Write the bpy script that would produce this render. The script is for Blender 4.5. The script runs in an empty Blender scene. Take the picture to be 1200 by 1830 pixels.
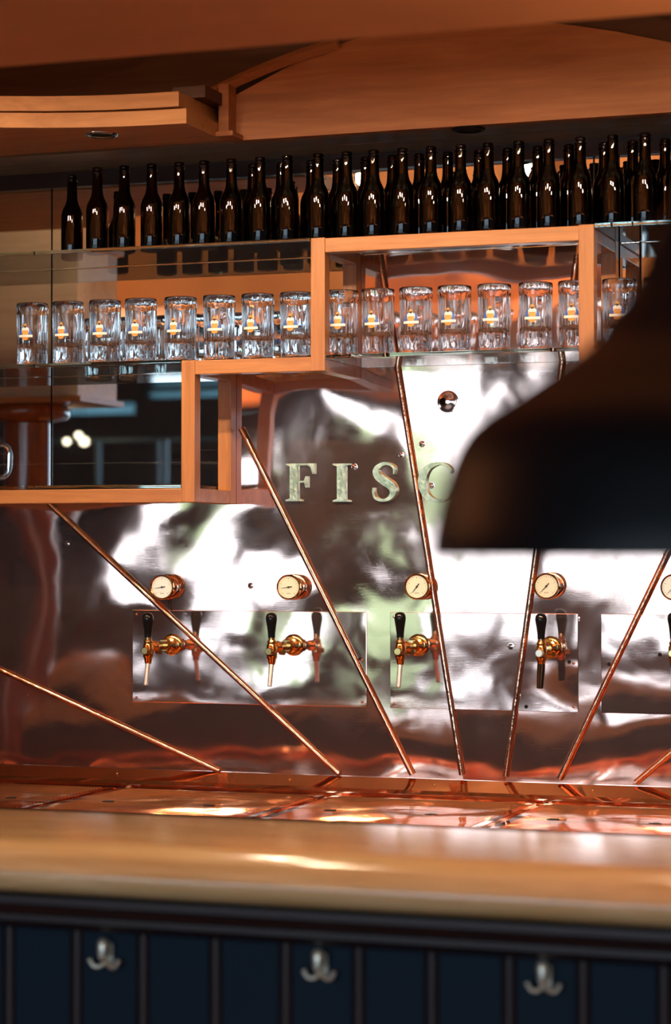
import bpy, bmesh, math, random
from mathutils import Vector, Matrix, noise
random.seed(7)
S = bpy.context.scene
C = S.collection

# ------------------------------------------------------------------ camera
FPX = 4000.0                                   # focal length in pixels of the 1200 x 1830 frame
YAW = math.atan(1400 / FPX)
PITCH = math.atan(75 / FPX)
F0 = Vector((-math.sin(YAW), math.cos(YAW), 0)); RT = Vector((math.cos(YAW), math.sin(YAW), 0)); U0 = Vector((0, 0, 1))
FW = F0 * math.cos(PITCH) + U0 * math.sin(PITCH)
UP = U0 * math.cos(PITCH) - F0 * math.sin(PITCH)
CAM = -F0 * 6.1 + Vector((0, 0, 1.62))
cd = bpy.data.cameras.new('camera'); co = bpy.data.objects.new('camera', cd); C.objects.link(co)
cd.sensor_fit = 'HORIZONTAL'; cd.sensor_width = 36; cd.lens = 36 * FPX / 1200
cd.clip_start = .05; cd.clip_end = 200
co.location = CAM; co.rotation_euler = (math.pi / 2 + PITCH, 0, YAW)
cd.dof.use_dof = True; cd.dof.focus_distance = 6.0; cd.dof.aperture_fstop = 3.6
S.camera = co

# ------------------------------------------------------------------ daylight and exposure
w = bpy.data.worlds.new('sky'); S.world = w; w.use_nodes = True
wb = w.node_tree.nodes['Background']
wb.inputs[0].default_value = (.62, .80, 1.0, 1); wb.inputs[1].default_value = 5.4
S.view_settings.view_transform = 'Standard'; S.view_settings.look = 'None'
S.view_settings.exposure = 0.0; S.view_settings.gamma = 1.0; S.view_settings.use_curve_mapping = False
cy = S.cycles
cy.max_bounces = 24; cy.transmission_bounces = 20; cy.glossy_bounces = 10; cy.diffuse_bounces = 4; cy.transparent_max_bounces = 16
cy.sample_clamp_indirect = 6.0; cy.blur_glossy = .3; cy.use_denoising = True

# windows of the room, in the wall behind the photographer: (x0, x1, z0, z1)
YF = -10.0
WINS = [(-5.1, -3.75, 1.2, 2.15), (-3.5, -2.1, .9, 2.95), (-1.85, -.45, .9, 2.95), (-.2, 1.2, .9, 2.95), (1.6, 3.4, .9, 2.95),
        (-5.06, -4.30, 2.815, 2.885), (-5.04, -4.30, 2.905, 2.955), (-6.4, -5.14, 2.70, 2.80)]      # the last three are narrow strips with blinds
for (a, b, c, d) in WINS:
    L = bpy.data.lights.new('window_portal', 'AREA'); L.shape = 'RECTANGLE'; L.size = b - a; L.size_y = d - c
    L.cycles.is_portal = True
    o = bpy.data.objects.new('window_portal', L); C.objects.link(o)
    o.location = ((a + b) / 2, YF - .1, (c + d) / 2); o.rotation_euler = (math.pi / 2, 0, 0)

# ------------------------------------------------------------------ helpers
def ray(px, py): return FW * FPX + RT * (px - 600) + UP * (915 - py)
def atY(px, py, y=0.0):
    d = ray(px, py); return CAM + d * ((y - CAM.y) / d.y)
def atZ(px, py, z):
    d = ray(px, py); return CAM + d * ((z - CAM.z) / d.z)

def mat(name, base=(.5, .5, .5), metal=0., rough=.5, **k):
    m = bpy.data.materials.new(name); m.use_nodes = True
    b = m.node_tree.nodes['Principled BSDF']
    b.inputs['Base Color'].default_value = (*base, 1); b.inputs['Metallic'].default_value = metal; b.inputs['Roughness'].default_value = rough
    for n, v in k.items(): b.inputs[n.replace('_', ' ')].default_value = v
    return m
def nn(m, t, **props):
    n = m.node_tree.nodes.new(t)
    for k, v in props.items(): setattr(n, k, v)
    return n
def lk(m, a, b): m.node_tree.links.new(a, b)
def bsdf(m): return m.node_tree.nodes['Principled BSDF']
def ramp(m, src, stops):
    r = nn(m, 'ShaderNodeValToRGB'); e = r.color_ramp.elements
    e[0].position, e[0].color = stops[0][0], (*stops[0][1], 1); e[1].position, e[1].color = stops[-1][0], (*stops[-1][1], 1)
    for p, c in stops[1:-1]:
        x = e.new(p); x.color = (*c, 1)
    lk(m, src, r.inputs[0]); return r.outputs[0]
def coords(m, scale=(1, 1, 1), random_shift=False, seeded=False):
    """object-space position (objects here carry world coordinates unless placed copies), scaled"""
    tc = nn(m, 'ShaderNodeTexCoord'); mp = nn(m, 'ShaderNodeMapping'); mp.inputs['Scale'].default_value = scale
    lk(m, tc.outputs['Object'], mp.inputs[0])
    if random_shift:
        oi = nn(m, 'ShaderNodeObjectInfo'); ml = nn(m, 'ShaderNodeMath', operation='MULTIPLY'); ml.inputs[1].default_value = 3.71 if seeded else 40
        lk(m, oi.outputs['Object Index' if seeded else 'Random'], ml.inputs[0]); cb = nn(m, 'ShaderNodeCombineXYZ')
        for i in range(3): lk(m, ml.outputs[0], cb.inputs[i])
        lk(m, cb.outputs[0], mp.inputs['Location'])
    return mp.outputs[0]
def noise_tex(m, vec, scale, detail=4, rough=.5, dist=0.):
    n = nn(m, 'ShaderNodeTexNoise'); n.inputs['Scale'].default_value = scale; n.inputs['Detail'].default_value = detail
    n.inputs['Roughness'].default_value = rough; n.inputs['Distortion'].default_value = dist
    lk(m, vec, n.inputs['Vector']); return n.outputs['Fac']
def bump(m, h, strength, dist, prev=None):
    b = nn(m, 'ShaderNodeBump'); b.inputs['Strength'].default_value = strength; b.inputs['Distance'].default_value = dist
    lk(m, h, b.inputs['Height'])
    if prev: lk(m, prev, b.inputs['Normal'])
    return b.outputs[0]

def wood(name, dark, light, rough=.35, axis='x', coat=.3, scale=1.0):
    m = mat(name, light, 0, rough, Coat_Weight=coat, Coat_Roughness=.15)
    sc = {'x': (1.2, 16, 16), 'y': (16, 1.2, 16), 'z': (16, 16, 1.2)}[axis]
    v = coords(m, tuple(s * scale for s in sc), random_shift=True)
    f = noise_tex(m, v, 2.2, 6, .62, .6)
    lk(m, ramp(m, f, [(.3, dark), (.52, [(a + b) / 2 for a, b in zip(dark, light)]), (.72, light)]), bsdf(m).inputs['Base Color'])
    fine = noise_tex(m, v, 14, 3, .6)
    lk(m, bump(m, fine, .08, .002), bsdf(m).inputs['Normal'])
    return m

M = {}
M['wood'] = wood('shelf_wood', (.36, .125, .03), (.58, .24, .07), .38)
M['woodz'] = wood('shelf_wood_upright', (.36, .125, .03), (.58, .24, .07), .38, 'z')
M['panel'] = wood('arch_wood', (.25, .082, .026), (.39, .145, .05), .6, 'x', 0)
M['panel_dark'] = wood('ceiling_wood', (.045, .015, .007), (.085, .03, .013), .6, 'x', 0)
M['cornice'] = wood('cornice_wood', (.38, .155, .055), (.52, .24, .09), .65, 'x', 0)
M['soffit'] = wood('soffit_wood', (.20, .12, .075), (.33, .21, .14), .3)
M['bulk'] = wood('bulkhead_wood', (.52, .36, .24), (.66, .48, .34), .4)
M['column'] = wood('column_wood', (.22, .06, .02), (.38, .12, .04), .2, 'z', .6)
M['countertop'] = wood('counter_wood', (.60, .37, .14), (.86, .64, .34), .16, 'x', .7)
M['dark_mould'] = mat('dark_moulding', (.022, .012, .013), 0, .35)
M['navy'] = mat('navy_paint', (.003, .014, .028), 0, .55, Specular_IOR_Level=.15)
M['floor'] = wood('floor_wood', (.10, .05, .025), (.17, .09, .05), .4)
M['terracotta'] = mat('terracotta_paint', (.52, .19, .065), 0, .8)
v = coords(M['terracotta'], (1, 1, 1)); f = noise_tex(M['terracotta'], v, 3, 6)
lk(M['terracotta'], ramp(M['terracotta'], f, [(.3, (.47, .165, .055)), (.7, (.57, .215, .075))]), bsdf(M['terracotta']).inputs['Base Color'])
M['dark_wall'] = mat('dark_wall', (.34, .29, .29), 0, .6)
M['ceil'] = mat('ceiling_paint', (.30, .29, .24), 0, .8)
M['window_frame'] = mat('window_frame_paint', (.10, .08, .07), 0, .5)
M['black'] = mat('black_lacquer', (.005, .005, .006), 0, .38, Specular_IOR_Level=.22)
M['black_plastic'] = mat('black_plastic', (.008, .008, .009), 0, .12)
M['chrome'] = mat('chrome', (.85, .88, .90), 1, .2)
M['steel'] = mat('brushed_steel', (.80, .84, .88), .7, .35)
M['brass'] = mat('brass', (.90, .62, .25), 1, .14)
M['nickel'] = mat('aged_nickel', (.80, .80, .66), .75, .32)
M['dial'] = mat('dial_paper', (.82, .80, .62), 0, .5, Coat_Weight=1.0, Coat_Roughness=.05)
M['ink'] = mat('black_ink', (.015, .015, .015), 0, .6)
M['hole'] = mat('dark_hole', (.004, .003, .003), 0, .9)
M['white'] = mat('white_print', (.9, .87, .80), 0, .5)
M['blue'] = mat('blue_print', (.04, .14, .55), 0, .45)
M['orange'] = mat('orange_print', (.80, .28, .03), 0, .45)
M['orange_pale'] = mat('pale_orange_print', (.86, .45, .12), 0, .45)
M['gold_print'] = mat('gold_print', (.55, .28, .05), 0, .45)
M['blue_rail'] = mat('pale_blue_paint', (.36, .52, .62), 0, .4)
m = M['blind'] = bpy.data.materials.new('blue_blind'); m.use_nodes = True
tb = nn(m, 'ShaderNodeBsdfTranslucent'); tb.inputs[0].default_value = (.30, .40, .42, 1); lk(m, tb.outputs[0], m.node_tree.nodes['Material Output'].inputs[0])
M['leaf'] = mat('leaves', (.34, .48, .26), 0, .6)
M['bark'] = mat('bark', (.10, .07, .05), 0, .9)
M['paving'] = mat('pale_paving', (.45, .44, .42), 0, .9)

# letters: gilded brass with a green cast, worn
m = M['gilt'] = mat('gilded_letter', (.62, .66, .42), 1, .28)
f = noise_tex(m, coords(m, (1, 1, 1)), 60, 5, .6)
lk(m, ramp(m, f, [(.35, (.36, .46, .28)), (.62, (.74, .82, .56))]), bsdf(m).inputs['Base Color'])
lk(m, bump(m, f, .5, .004), bsdf(m).inputs['Normal'])

def copper_material(name, wave, wscale, base=(.93, .64, .53), rough=.04, pimples=True, haze=.055):
    m = mat(name, base, 1, rough)
    b = bsdf(m)
    v = coords(m, (1, 1, 1), random_shift=True, seeded=True)
    lowf = noise_tex(m, v, wscale, 0, .45, .35)
    n = bump(m, lowf, 1.0, wave)
    mid = noise_tex(m, v, wscale * 3.1, 1, .4, .3)
    n = bump(m, mid, 1.0, wave * .085, n)
    if pimples:                                              # small dents beaten into the sheet
        vo = nn(m, 'ShaderNodeTexVoronoi'); vo.inputs['Scale'].default_value = 9; lk(m, v, vo.inputs['Vector'])
        mr = nn(m, 'ShaderNodeMapRange', interpolation_type='SMOOTHSTEP'); mr.inputs['From Min'].default_value = 0; mr.inputs['From Max'].default_value = .085
        mr.inputs['To Min'].default_value = 1; mr.inputs['To Max'].default_value = 0
        lk(m, vo.outputs['Distance'], mr.inputs['Value'])
        sel = nn(m, 'ShaderNodeSeparateColor'); lk(m, vo.outputs['Color'], sel.inputs[0])
        gt = nn(m, 'ShaderNodeMath', operation='GREATER_THAN'); gt.inputs[1].default_value = .60; lk(m, sel.outputs[0], gt.inputs[0])
        mu = nn(m, 'ShaderNodeMath', operation='MULTIPLY'); lk(m, mr.outputs[0], mu.inputs[0]); lk(m, gt.outputs[0], mu.inputs[1])
        n = bump(m, mu.outputs[0], 1.0, .0011, n)
    fine = noise_tex(m, coords(m, (4, 60, 200)), 6, 4, .6)   # wiping scratches
    n = bump(m, fine, .05, .0002, n)
    lk(m, n, b.inputs['Normal'])
    sm = noise_tex(m, v, 5, 6, .65, .8)
    lk(m, ramp(m, sm, [(.35, (rough * .55,) * 3), (.75, (rough * 2.4,) * 3)]), b.inputs['Roughness'])
    lk(m, ramp(m, sm, [(.3, base), (.8, [c * .82 for c in base])]), b.inputs['Base Color'])
    gl = nn(m, 'ShaderNodeBsdfAnisotropic'); gl.inputs['Color'].default_value = (*base, 1); gl.inputs['Roughness'].default_value = .42   # haze of fine scratches
    ms = nn(m, 'ShaderNodeMixShader'); ms.inputs[0].default_value = haze
    lk(m, b.outputs[0], ms.inputs[1]); lk(m, gl.outputs[0], ms.inputs[2]); lk(m, ms.outputs[0], m.node_tree.nodes['Material Output'].inputs[0])
    return m
M['copper'] = copper_material('copper_sheet', .016, 2.3)
M['copper_plate'] = copper_material('copper_plate', .011, 3.0, (.90, .63, .53))
M['copper_tray'] = copper_material('copper_tray', .005, 6, (.84, .44, .26), .06, False, 0.02)
M['copper_rod'] = mat('copper_rod', (.95, .58, .38), 1, .15)
rv = noise_tex(M['copper_rod'], coords(M['copper_rod'], (1, 1, 1)), 45, 3)
lk(M['copper_rod'], bump(M['copper_rod'], rv, .5, .003), bsdf(M['copper_rod']).inputs['Normal'])

m = M['mirror'] = mat('mirror_glass', (.80, .84, .83), 1, .012)
st = noise_tex(m, coords(m, (.35, 1, 60)), 1.6, 6, .7, .3)         # wiping streaks left on the glass
sx = nn(m, 'ShaderNodeSeparateXYZ'); lk(m, coords(m, (1, 1, 1)), sx.inputs[0])
zr = nn(m, 'ShaderNodeMapRange', interpolation_type='SMOOTHSTEP'); zr.inputs['From Min'].default_value = 2.0; zr.inputs['From Max'].default_value = 1.9
lk(m, sx.outputs[2], zr.inputs['Value'])
sr = nn(m, 'ShaderNodeMapRange'); sr.inputs['From Min'].default_value = .60; sr.inputs['From Max'].default_value = .78; sr.inputs['To Max'].default_value = .5
lk(m, st, sr.inputs['Value'])
mu = nn(m, 'ShaderNodeMath', operation='MULTIPLY'); lk(m, sr.outputs[0], mu.inputs[0]); lk(m, zr.outputs[0], mu.inputs[1])
df = nn(m, 'ShaderNodeBsdfDiffuse'); df.inputs[0].default_value = (.5, .5, .47, 1)
mx = nn(m, 'ShaderNodeMixShader'); lk(m, mu.outputs[0], mx.inputs[0]); lk(m, bsdf(m).outputs[0], mx.inputs[1]); lk(m, df.outputs[0], mx.inputs[2])
lk(m, mx.outputs[0], m.node_tree.nodes['Material Output'].inputs[0])

M['glass'] = mat('clear_glass', (.985, .99, .99), 0, .0, Transmission_Weight=1.0, IOR=1.5)
M['shelf_glass'] = mat('green_shelf_glass', (.80, .93, .87), 0, .0, Transmission_Weight=1.0, IOR=1.5)
M['brown_glass'] = mat('brown_glass', (.045, .011, .001), 0, .0, Transmission_Weight=1.0, IOR=1.5)
M['pane'] = mat('window_pane', (1, 1, 1), 0, .0, Transmission_Weight=1.0, IOR=1.01)

def link(name, bm, material, parent=None, smooth=False, angle=None):
    me = bpy.data.meshes.new(name); bmesh.ops.recalc_face_normals(bm, faces=bm.faces[:]); bm.to_mesh(me); bm.free()
    if smooth:
        me.shade_smooth()
        if angle: me.set_sharp_from_angle(angle=math.radians(angle))
    for x in (material if isinstance(material, list) else [material]): me.materials.append(x)
    o = bpy.data.objects.new(name, me); C.objects.link(o)
    if parent: o.parent = parent
    return o
def empty(name, loc, label, cat, group=None, rz=0):
    o = bpy.data.objects.new(name, None); C.objects.link(o); o.location = loc; o.rotation_euler[2] = rz
    o.empty_display_size = .05
    return tag(o, label, cat, group)
def tag(o, label, cat, group=None, kind=None):
    if label: o['label'] = label
    if cat: o['category'] = cat
    if group: o['group'] = group
    if kind: o['kind'] = kind
    return o
def struct(o, label=None):
    o['kind'] = 'structure'
    if label: o['label'] = label
    return o
def dup(o, parent=None):
    c = o.copy(); C.objects.link(c); c.parent = parent
    for ch in [x for x in bpy.data.objects if x.parent == o]: dup(ch, c)
    return c
def box(bm, x0, x1, y0, y1, z0, z1, bev=0.):
    t = bmesh.new()
    bmesh.ops.create_cube(t, size=1)
    for vv in t.verts: vv.co = Vector((x0 + (vv.co.x + .5) * (x1 - x0), y0 + (vv.co.y + .5) * (y1 - y0), z0 + (vv.co.z + .5) * (z1 - z0)))
    if bev: bmesh.ops.bevel(t, geom=t.edges[:], offset=bev, segments=2, profile=.6, affect='EDGES')
    merge(bm, t)
    return bm
def merge(bm, t, mtx=None, mi=None):
    me = bpy.data.meshes.new('t'); t.to_mesh(me); t.free()
    if mtx: me.transform(mtx)
    n0 = len(bm.faces); bm.from_mesh(me); bpy.data.meshes.remove(me)
    if mi is not None:
        bm.faces.ensure_lookup_table()
        for fc in bm.faces[n0:]: fc.material_index = mi
def B(*a, bev=0.): return box(bmesh.new(), *a, bev=bev)
def lathe(prof, seg=32, rfun=None, close=False):
    """prof: (r, z) list around z; r = 0 ends are poles"""
    bm = bmesh.new(); rings = []
    for (r, z) in prof:
        if r < 1e-6: rings.append([bm.verts.new((0, 0, z))]); continue
        ring = []
        for i in range(seg):
            a = 2 * math.pi * i / seg; rr = rfun(r, z, a) if rfun else r
            ring.append(bm.verts.new((rr * math.cos(a), rr * math.sin(a), z)))
        rings.append(ring)
    pairs = list(zip(rings, rings[1:])) + ([(rings[-1], rings[0])] if close else [])
    for A, Bq in pairs:
        for i in range(seg):
            j = (i + 1) % seg
            if len(A) == 1 and len(Bq) == 1: break
            if len(A) == 1: bm.faces.new((A[0], Bq[i], Bq[j]))
            elif len(Bq) == 1: bm.faces.new((A[i], A[j], Bq[0]))
            else: bm.faces.new((A[i], A[j], Bq[j], Bq[i]))
    return bm
def tube(path, r, seg=12, caps=True, flat=1.0):
    bm = bmesh.new(); path = [Vector(p) for p in path]; rings = []
    rs = r if isinstance(r, (list, tuple)) else [r] * len(path)
    prev = None
    for i, p in enumerate(path):
        t = (path[min(i + 1, len(path) - 1)] - path[max(i - 1, 0)]).normalized()
        if prev is None:
            h = Vector((0, 0, 1)) if abs(t.z) < .9 else Vector((1, 0, 0)); n = t.cross(h).normalized()
        else: n = (prev - t * prev.dot(t)).normalized()
        prev = n; b2 = t.cross(n)
        rings.append([bm.verts.new(p + (n * math.cos(2 * math.pi * k / seg) + b2 * math.sin(2 * math.pi * k / seg) * flat) * rs[i]) for k in range(seg)])
    for A, Bq in zip(rings, rings[1:]):
        for k in range(seg): bm.faces.new((A[k], A[(k + 1) % seg], Bq[(k + 1) % seg], Bq[k]))
    if caps: bm.faces.new(rings[0][::-1]); bm.faces.new(rings[-1])
    return bm
def prism(poly, y0, y1):
    """polygon of (x, z), extruded along y"""
    bm = bmesh.new()
    a = [bm.verts.new((x, y0, z)) for x, z in poly]; b = [bm.verts.new((x, y1, z)) for x, z in poly]
    bm.faces.new(a); bm.faces.new(b[::-1])
    for i in range(len(poly)): j = (i + 1) % len(poly); bm.faces.new((a[i], b[i], b[j], a[j]))
    return bm
def extrude_x(prof, x0, x1):
    """profile of (y, z), extruded along x"""
    bm = bmesh.new()
    a = [bm.verts.new((x0, y, z)) for y, z in prof]; b = [bm.verts.new((x1, y, z)) for y, z in prof]
    bm.faces.new(a); bm.faces.new(b[::-1])
    for i in range(len(prof)): j = (i + 1) % len(prof); bm.faces.new((a[i], b[i], b[j], a[j]))
    return bm
RX = Matrix.Rotation(math.pi / 2, 4, 'X')      # turns a lathe axis +z into -y (out of the wall)
def place(bm, loc=(0, 0, 0), rot=None):
    mtx = Matrix.Translation(loc) @ (rot if rot else Matrix())
    bmesh.ops.transform(bm, matrix=mtx, verts=bm.verts[:]); return bm

# ------------------------------------------------------------------ room shell
XL, XR, ZC = -6.8, 5.0, 3.45
struct(link('floor', B(XL, XR, YF, .3, -.1, 0), M['floor']), 'dark wooden floor of the bar room')
struct(link('ceiling', B(XL, XR, YF, .3, ZC, ZC + .1), M['ceil']), 'grey painted ceiling of the bar room')
struct(link('wall_back', B(XL, XR, .012, .3, 0, ZC), M['dark_wall']), 'dark wall carrying the copper and the mirrors')
struct(link('wall_left', B(XL - .2, XL, YF, .3, 0, ZC), M['dark_wall']), 'dark side wall of the room')
struct(link('wall_right', B(XR, XR + .2, YF, .3, 0, ZC), M['dark_wall']), 'dark side wall beyond the bar end')
bm = bmesh.new()
xs = sorted({XL, XR} | {q for ww in WINS for q in ww[:2]})
for a, b in zip(xs, xs[1:]):
    hit = [ww for ww in WINS if ww[0] <= a and ww[1] >= b]
    z = 0
    for ww in sorted(hit, key=lambda q: q[2]): box(bm, a, b, YF - .2, YF, z, ww[2]); z = ww[3]
    box(bm, a, b, YF - .2, YF, z, ZC)
struct(link('wall_front', bm, M['dark_wall']), 'dark wall with tall windows opposite the bar')
for i, (a, b, c, d) in enumerate(WINS):
    wn = bpy.data.objects.new(f'window_{i + 1}', None); C.objects.link(wn); wn.location = (a, YF, c); struct(wn, 'tall window opposite the bar')
    t = .05 if i < 5 else .008
    if i >= 5: link('blind', B(.009, b - a - .009, -.10, -.098, .009, d - c - .009), M['blind'], wn)
    for nm, q in (('window_frame', (0, t, 0, d - c)), ('window_frame', (b - a - t, b - a, 0, d - c)), ('window_frame', (t, b - a - t, 0, t)), ('window_frame', (t, b - a - t, d - c - t, d - c)), ('glazing_bar', ((b - a) / 2 - .02, (b - a) / 2 + .02, t, d - c - t))):
        link(nm, B(q[0], q[1], -.14, -.06, q[2], q[3]), M['window_frame'], wn)

struct(link('trim_wainscot', B(XL, XR, YF + .001, YF + .03, 0, .86), M['panel']), 'brown wooden wainscot under the windows opposite the bar')  # unseen boarding, added so the lower copper reflects a warmer brown

# ------------------------------------------------------------------ mirrors on the back wall
mz0, mz1 = 1.70, 2.71
mx_edges = [-2.4, atY(92, 500).x, atY(1062, 380).x, atY(1107, 440).x, atY(1145, 440).x, 2.6]
mlab = ['tall mirror sheet at the left end behind the bottle shelf', 'wide mirror sheet behind the mugs and bottles left of the copper', 'narrow mirror strip beside the upper wooden frame post', 'thin mirror strip behind the mug next to the upper wooden frame', 'mirror sheet at the right end behind the shelves']
for i, (a, b) in enumerate(zip(mx_edges, mx_edges[1:])):
    tag(link('mirror', B(a + .0025, b - .0025, .002, .010, mz0, mz1), M['mirror']), mlab[i], 'mirror', 'mirror sheets behind the shelves')
struct(link('trim_mirror_backing', B(-2.4, 2.6, .010, .012, mz0, mz1), M['hole']))

struct(link('trim_mirror_top', B(-2.4, 2.6, -.008, .0015, mz1 - .045, mz1 - .001), M['dark_mould']), 'black strip along the top of the mirrors')  # dark reflection at the mirror top, put in as a black strip

# ------------------------------------------------------------------ copper back wall: wedge sheets between fanned rods
ZB = 1.018
RODS = [((-420, 1001), (400, 1380)), ((90, 900), (612, 1386)), ((433, 766), (741, 1388)), ((681, 456), (829, 1391)),
        ((1033, 456), (905, 1393)), ((1322, 725), (1000, 1396)), ((1722, 902), (1135, 1401))]
def rod_line(k):
    p, q = [atY(*z) for z in RODS[k]]
    return Vector((p.x, p.z)), Vector((q.x, q.z))
lines = [rod_line(k) for k in range(7)]
RECTS = [(-2.4, 2.6, ZB, 1.775), (-.298, 1.118, 1.775, 2.113), (.066, .757, 2.113, 2.432)]
def clip(poly, a, b, keep):
    """keep the side of the line a-b: keep = +1 right of it, -1 left"""
    out = []; d = b - a
    side = lambda p: keep * -(d.x * (p[1] - a.y) - d.y * (p[0] - a.x)) * (1 if d.y > 0 else -1)
    for i in range(len(poly)):
        p, q = poly[i], poly[(i + 1) % len(poly)]; sp, sq = side(p), side(q)
        if sp >= 0: out.append(p)
        if sp * sq < 0: t = sp / (sp - sq); out.append((p[0] + t * (q[0] - p[0]), p[1] + t * (q[1] - p[1])))
    return out
names = ['below the lowest slanting rod', 'at the left with the reflection of dark room', 'under the first two gauges', 'carrying the letters F I S',
         'in the middle carrying the letter C', 'around the fourth gauge', 'around the fifth gauge', 'at the far right end']
SEED = [3, 5, 8, 11, 14, 17, 20, 23]
def seed(o, n): o.pass_index = n; return o
for k in range(8):
    bm = bmesh.new()
    for (x0, x1, z0, z1) in RECTS:
        poly = [(x0, z0), (x1, z0), (x1, z1), (x0, z1)]
        if k > 0: poly = clip(poly, lines[k - 1][0], lines[k - 1][1], +1)
        if k < 7 and len(poly) > 2: poly = clip(poly, lines[k][0], lines[k][1], -1)
        if len(poly) > 2: merge(bm, prism(poly, -.004, .001))
    if len(bm.faces): tag(seed(link('copper_sheet', bm, M['copper']), SEED[k]), 'polished wedge-shaped copper sheet ' + names[k], 'copper sheet', 'copper sheets of the back wall')
    else: bm.free()
rodlab = ['low slanting copper rod running to the far left', 'long slanting copper rod starting under the lower wooden rail', 'copper rod starting at the lower frame back post beside letter F', 'steep copper rod between the letters S and C',
          'steep copper rod just left of the fourth gauge', 'slanting copper rod left of the fifth gauge', 'low slanting copper rod at the right end']
for k, (p, q) in enumerate(lines):
    n = 24; path = []
    for i in range(n + 1):
        t = i / n * .993; c = p.lerp(q, t); path.append((c.x, -.008, c.y))
    rb = tube(path, .0085, 12)
    for vv in rb.verts: vv.co.y = min(vv.co.y, -.0079)
    tag(link('copper_rod', rb, M['copper_rod'], smooth=True, angle=60), rodlab[k], 'rod', 'fanned copper rods')
# tap plates
pt, pb = 1.463, 1.205
PLX = [(atY(239, 1150).x, atY(657, 1150).x), (atY(699, 1150).x, atY(1035, 1150).x), (atY(1076, 1150).x, atY(1290, 1150).x)]
PSEED = [31, 34, 37]
plab = ['wide rectangular copper plate carrying the first two beer taps', 'rectangular copper plate carrying the two middle beer taps', 'rectangular copper plate with the right-hand tap']
HOLES = [[(644, 1177)], [(1018, 1183), (941, 1263)], [(1089, 1187), (1180, 1170)]]
for k, (a, b) in enumerate(PLX):
    pl = tag(seed(link('copper_plate', B(a, b, -.0075, -.0043, pb, pt, bev=.0012), M['copper_plate']), PSEED[k]), plab[k], 'copper plate', 'tap plates')
    for (hx, hy) in HOLES[k]:
        c = atY(hx, hy, -.0075)
        link('screw_hole', place(lathe([(0, 0), (.004, 0), (.0055, -.001), (.0055, -.002)], 14), (c.x, -.0082, c.z), RX), M['hole'], pl)
    for (rx, rz_) in () if k == 2 else ((a + .012, pt - .012), (b - .012, pb + .015), (b - .012, (pt + pb) / 2), (a + .012, pb + .012)):
        link('rivet', place(lathe([(0, .0025), (.003, .0018), (.0042, 0)], 12), (rx, -.0075, rz_), RX), M['copper_rod'], pl, True)
# big dent with a torn screw hole, high on the sheet
c = atY(802, 718)
dn = tag(link('dented_boss', place(lathe([(.030, 0), (.023, .0005), (.016, .0016), (.010, .0034), (.005, .0040), (0, .0036)], 28), (c.x, -.004, c.z), RX), M['copper'], None, True), 'round dented boss in the copper above letter C', 'boss')
link('torn_hole', place(lathe([(0, .0005), (.008, .0005), (.010, 0)], 10), (c.x - .013, -.0072, c.z + .001), RX), M['hole'], dn)

# ------------------------------------------------------------------ letters F I S C
def stroke_poly(pts, widths):
    """thick stroke through pts with one width per point -> left and right outlines"""
    Lf, Rt = [], []
    for i, p in enumerate(pts):
        t = (Vector(pts[min(i + 1, len(pts) - 1)]) - Vector(pts[max(i - 1, 0)])).normalized(); n = Vector((-t.y, t.x))
        Lf.append(Vector(p) + n * widths[i] / 2); Rt.append(Vector(p) - n * widths[i] / 2)
    return Lf, Rt
def spline(cp, n=10):
    out = []
    for i in range(len(cp) - 1):
        p0, p1, p2, p3 = [Vector(cp[max(0, min(len(cp) - 1, j))]) for j in (i - 1, i, i + 1, i + 2)]
        for k in range(n):
            t = k / n
            out.append(.5 * ((2 * p1) + (p2 - p0) * t + (2 * p0 - 5 * p1 + 4 * p2 - p3) * t * t + (3 * p1 - p0 - 3 * p2 + p3) * t ** 3))
    out.append(Vector(cp[-1])); return out
def stroke_bm(cp, th):
    """cp: (x, z, width) control points"""
    s = spline(cp); Lf, Rt = stroke_poly([(q[0], q[1]) for q in s], [q[2] for q in s])
    bm = bmesh.new()
    for i in range(len(Lf) - 1):
        quad = [Lf[i], Lf[i + 1], Rt[i + 1], Rt[i]]
        a = [bm.verts.new((p.x, -th, p.y)) for p in quad]; bm.faces.new(a)
        b = [bm.verts.new((p.x, 0, p.y)) for p in quad]; bm.faces.new(b[::-1])
        bm.faces.new((a[0], b[0], b[1], a[1])); bm.faces.new((a[2], b[2], b[3], a[3]))
        if i == 0: bm.faces.new((a[3], b[3], b[0], a[0]))
        if i == len(Lf) - 2: bm.faces.new((a[1], b[1], b[2], a[2]))
    bmesh.ops.remove_doubles(bm, verts=bm.verts[:], dist=1e-5)
    return bm
def rects_bm(polys, th):
    bm = bmesh.new()
    for p in polys: merge(bm, prism(p, -th, 0))
    return bm
# unit glyphs: cap height 1, x from 0
F_G = [[(0, 0), (.44, 0), (.44, .035), (.33, .07), (.33, 1), (0, 1), (0, .965), (.12, .93), (.12, .07), (0, .035)],
       [(.33, .95), (.33, 1), (.80, 1), (.80, .72), (.76, .72), (.70, .90), (.62, .95)],
       [(.33, .49), (.33, .54), (.52, .54), (.57, .66), (.61, .66), (.61, .36), (.57, .36), (.52, .49)]]
I_G = [[(0, 0), (.46, 0), (.46, .035), (.34, .07), (.34, .93), (.46, .965), (.46, 1), (0, 1), (0, .965), (.12, .93), (.12, .07), (0, .035)]]
S_G = [(.60, .70, .03), (.60, .86, .06), (.48, .955, .07), (.30, .955, .09), (.14, .84, .14), (.15, .68, .19), (.33, .54, .22), (.53, .40, .21), (.58, .24, .17), (.48, .09, .10), (.30, .035, .07), (.12, .09, .07), (.05, .24, .05), (.05, .36, .03)]
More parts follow.
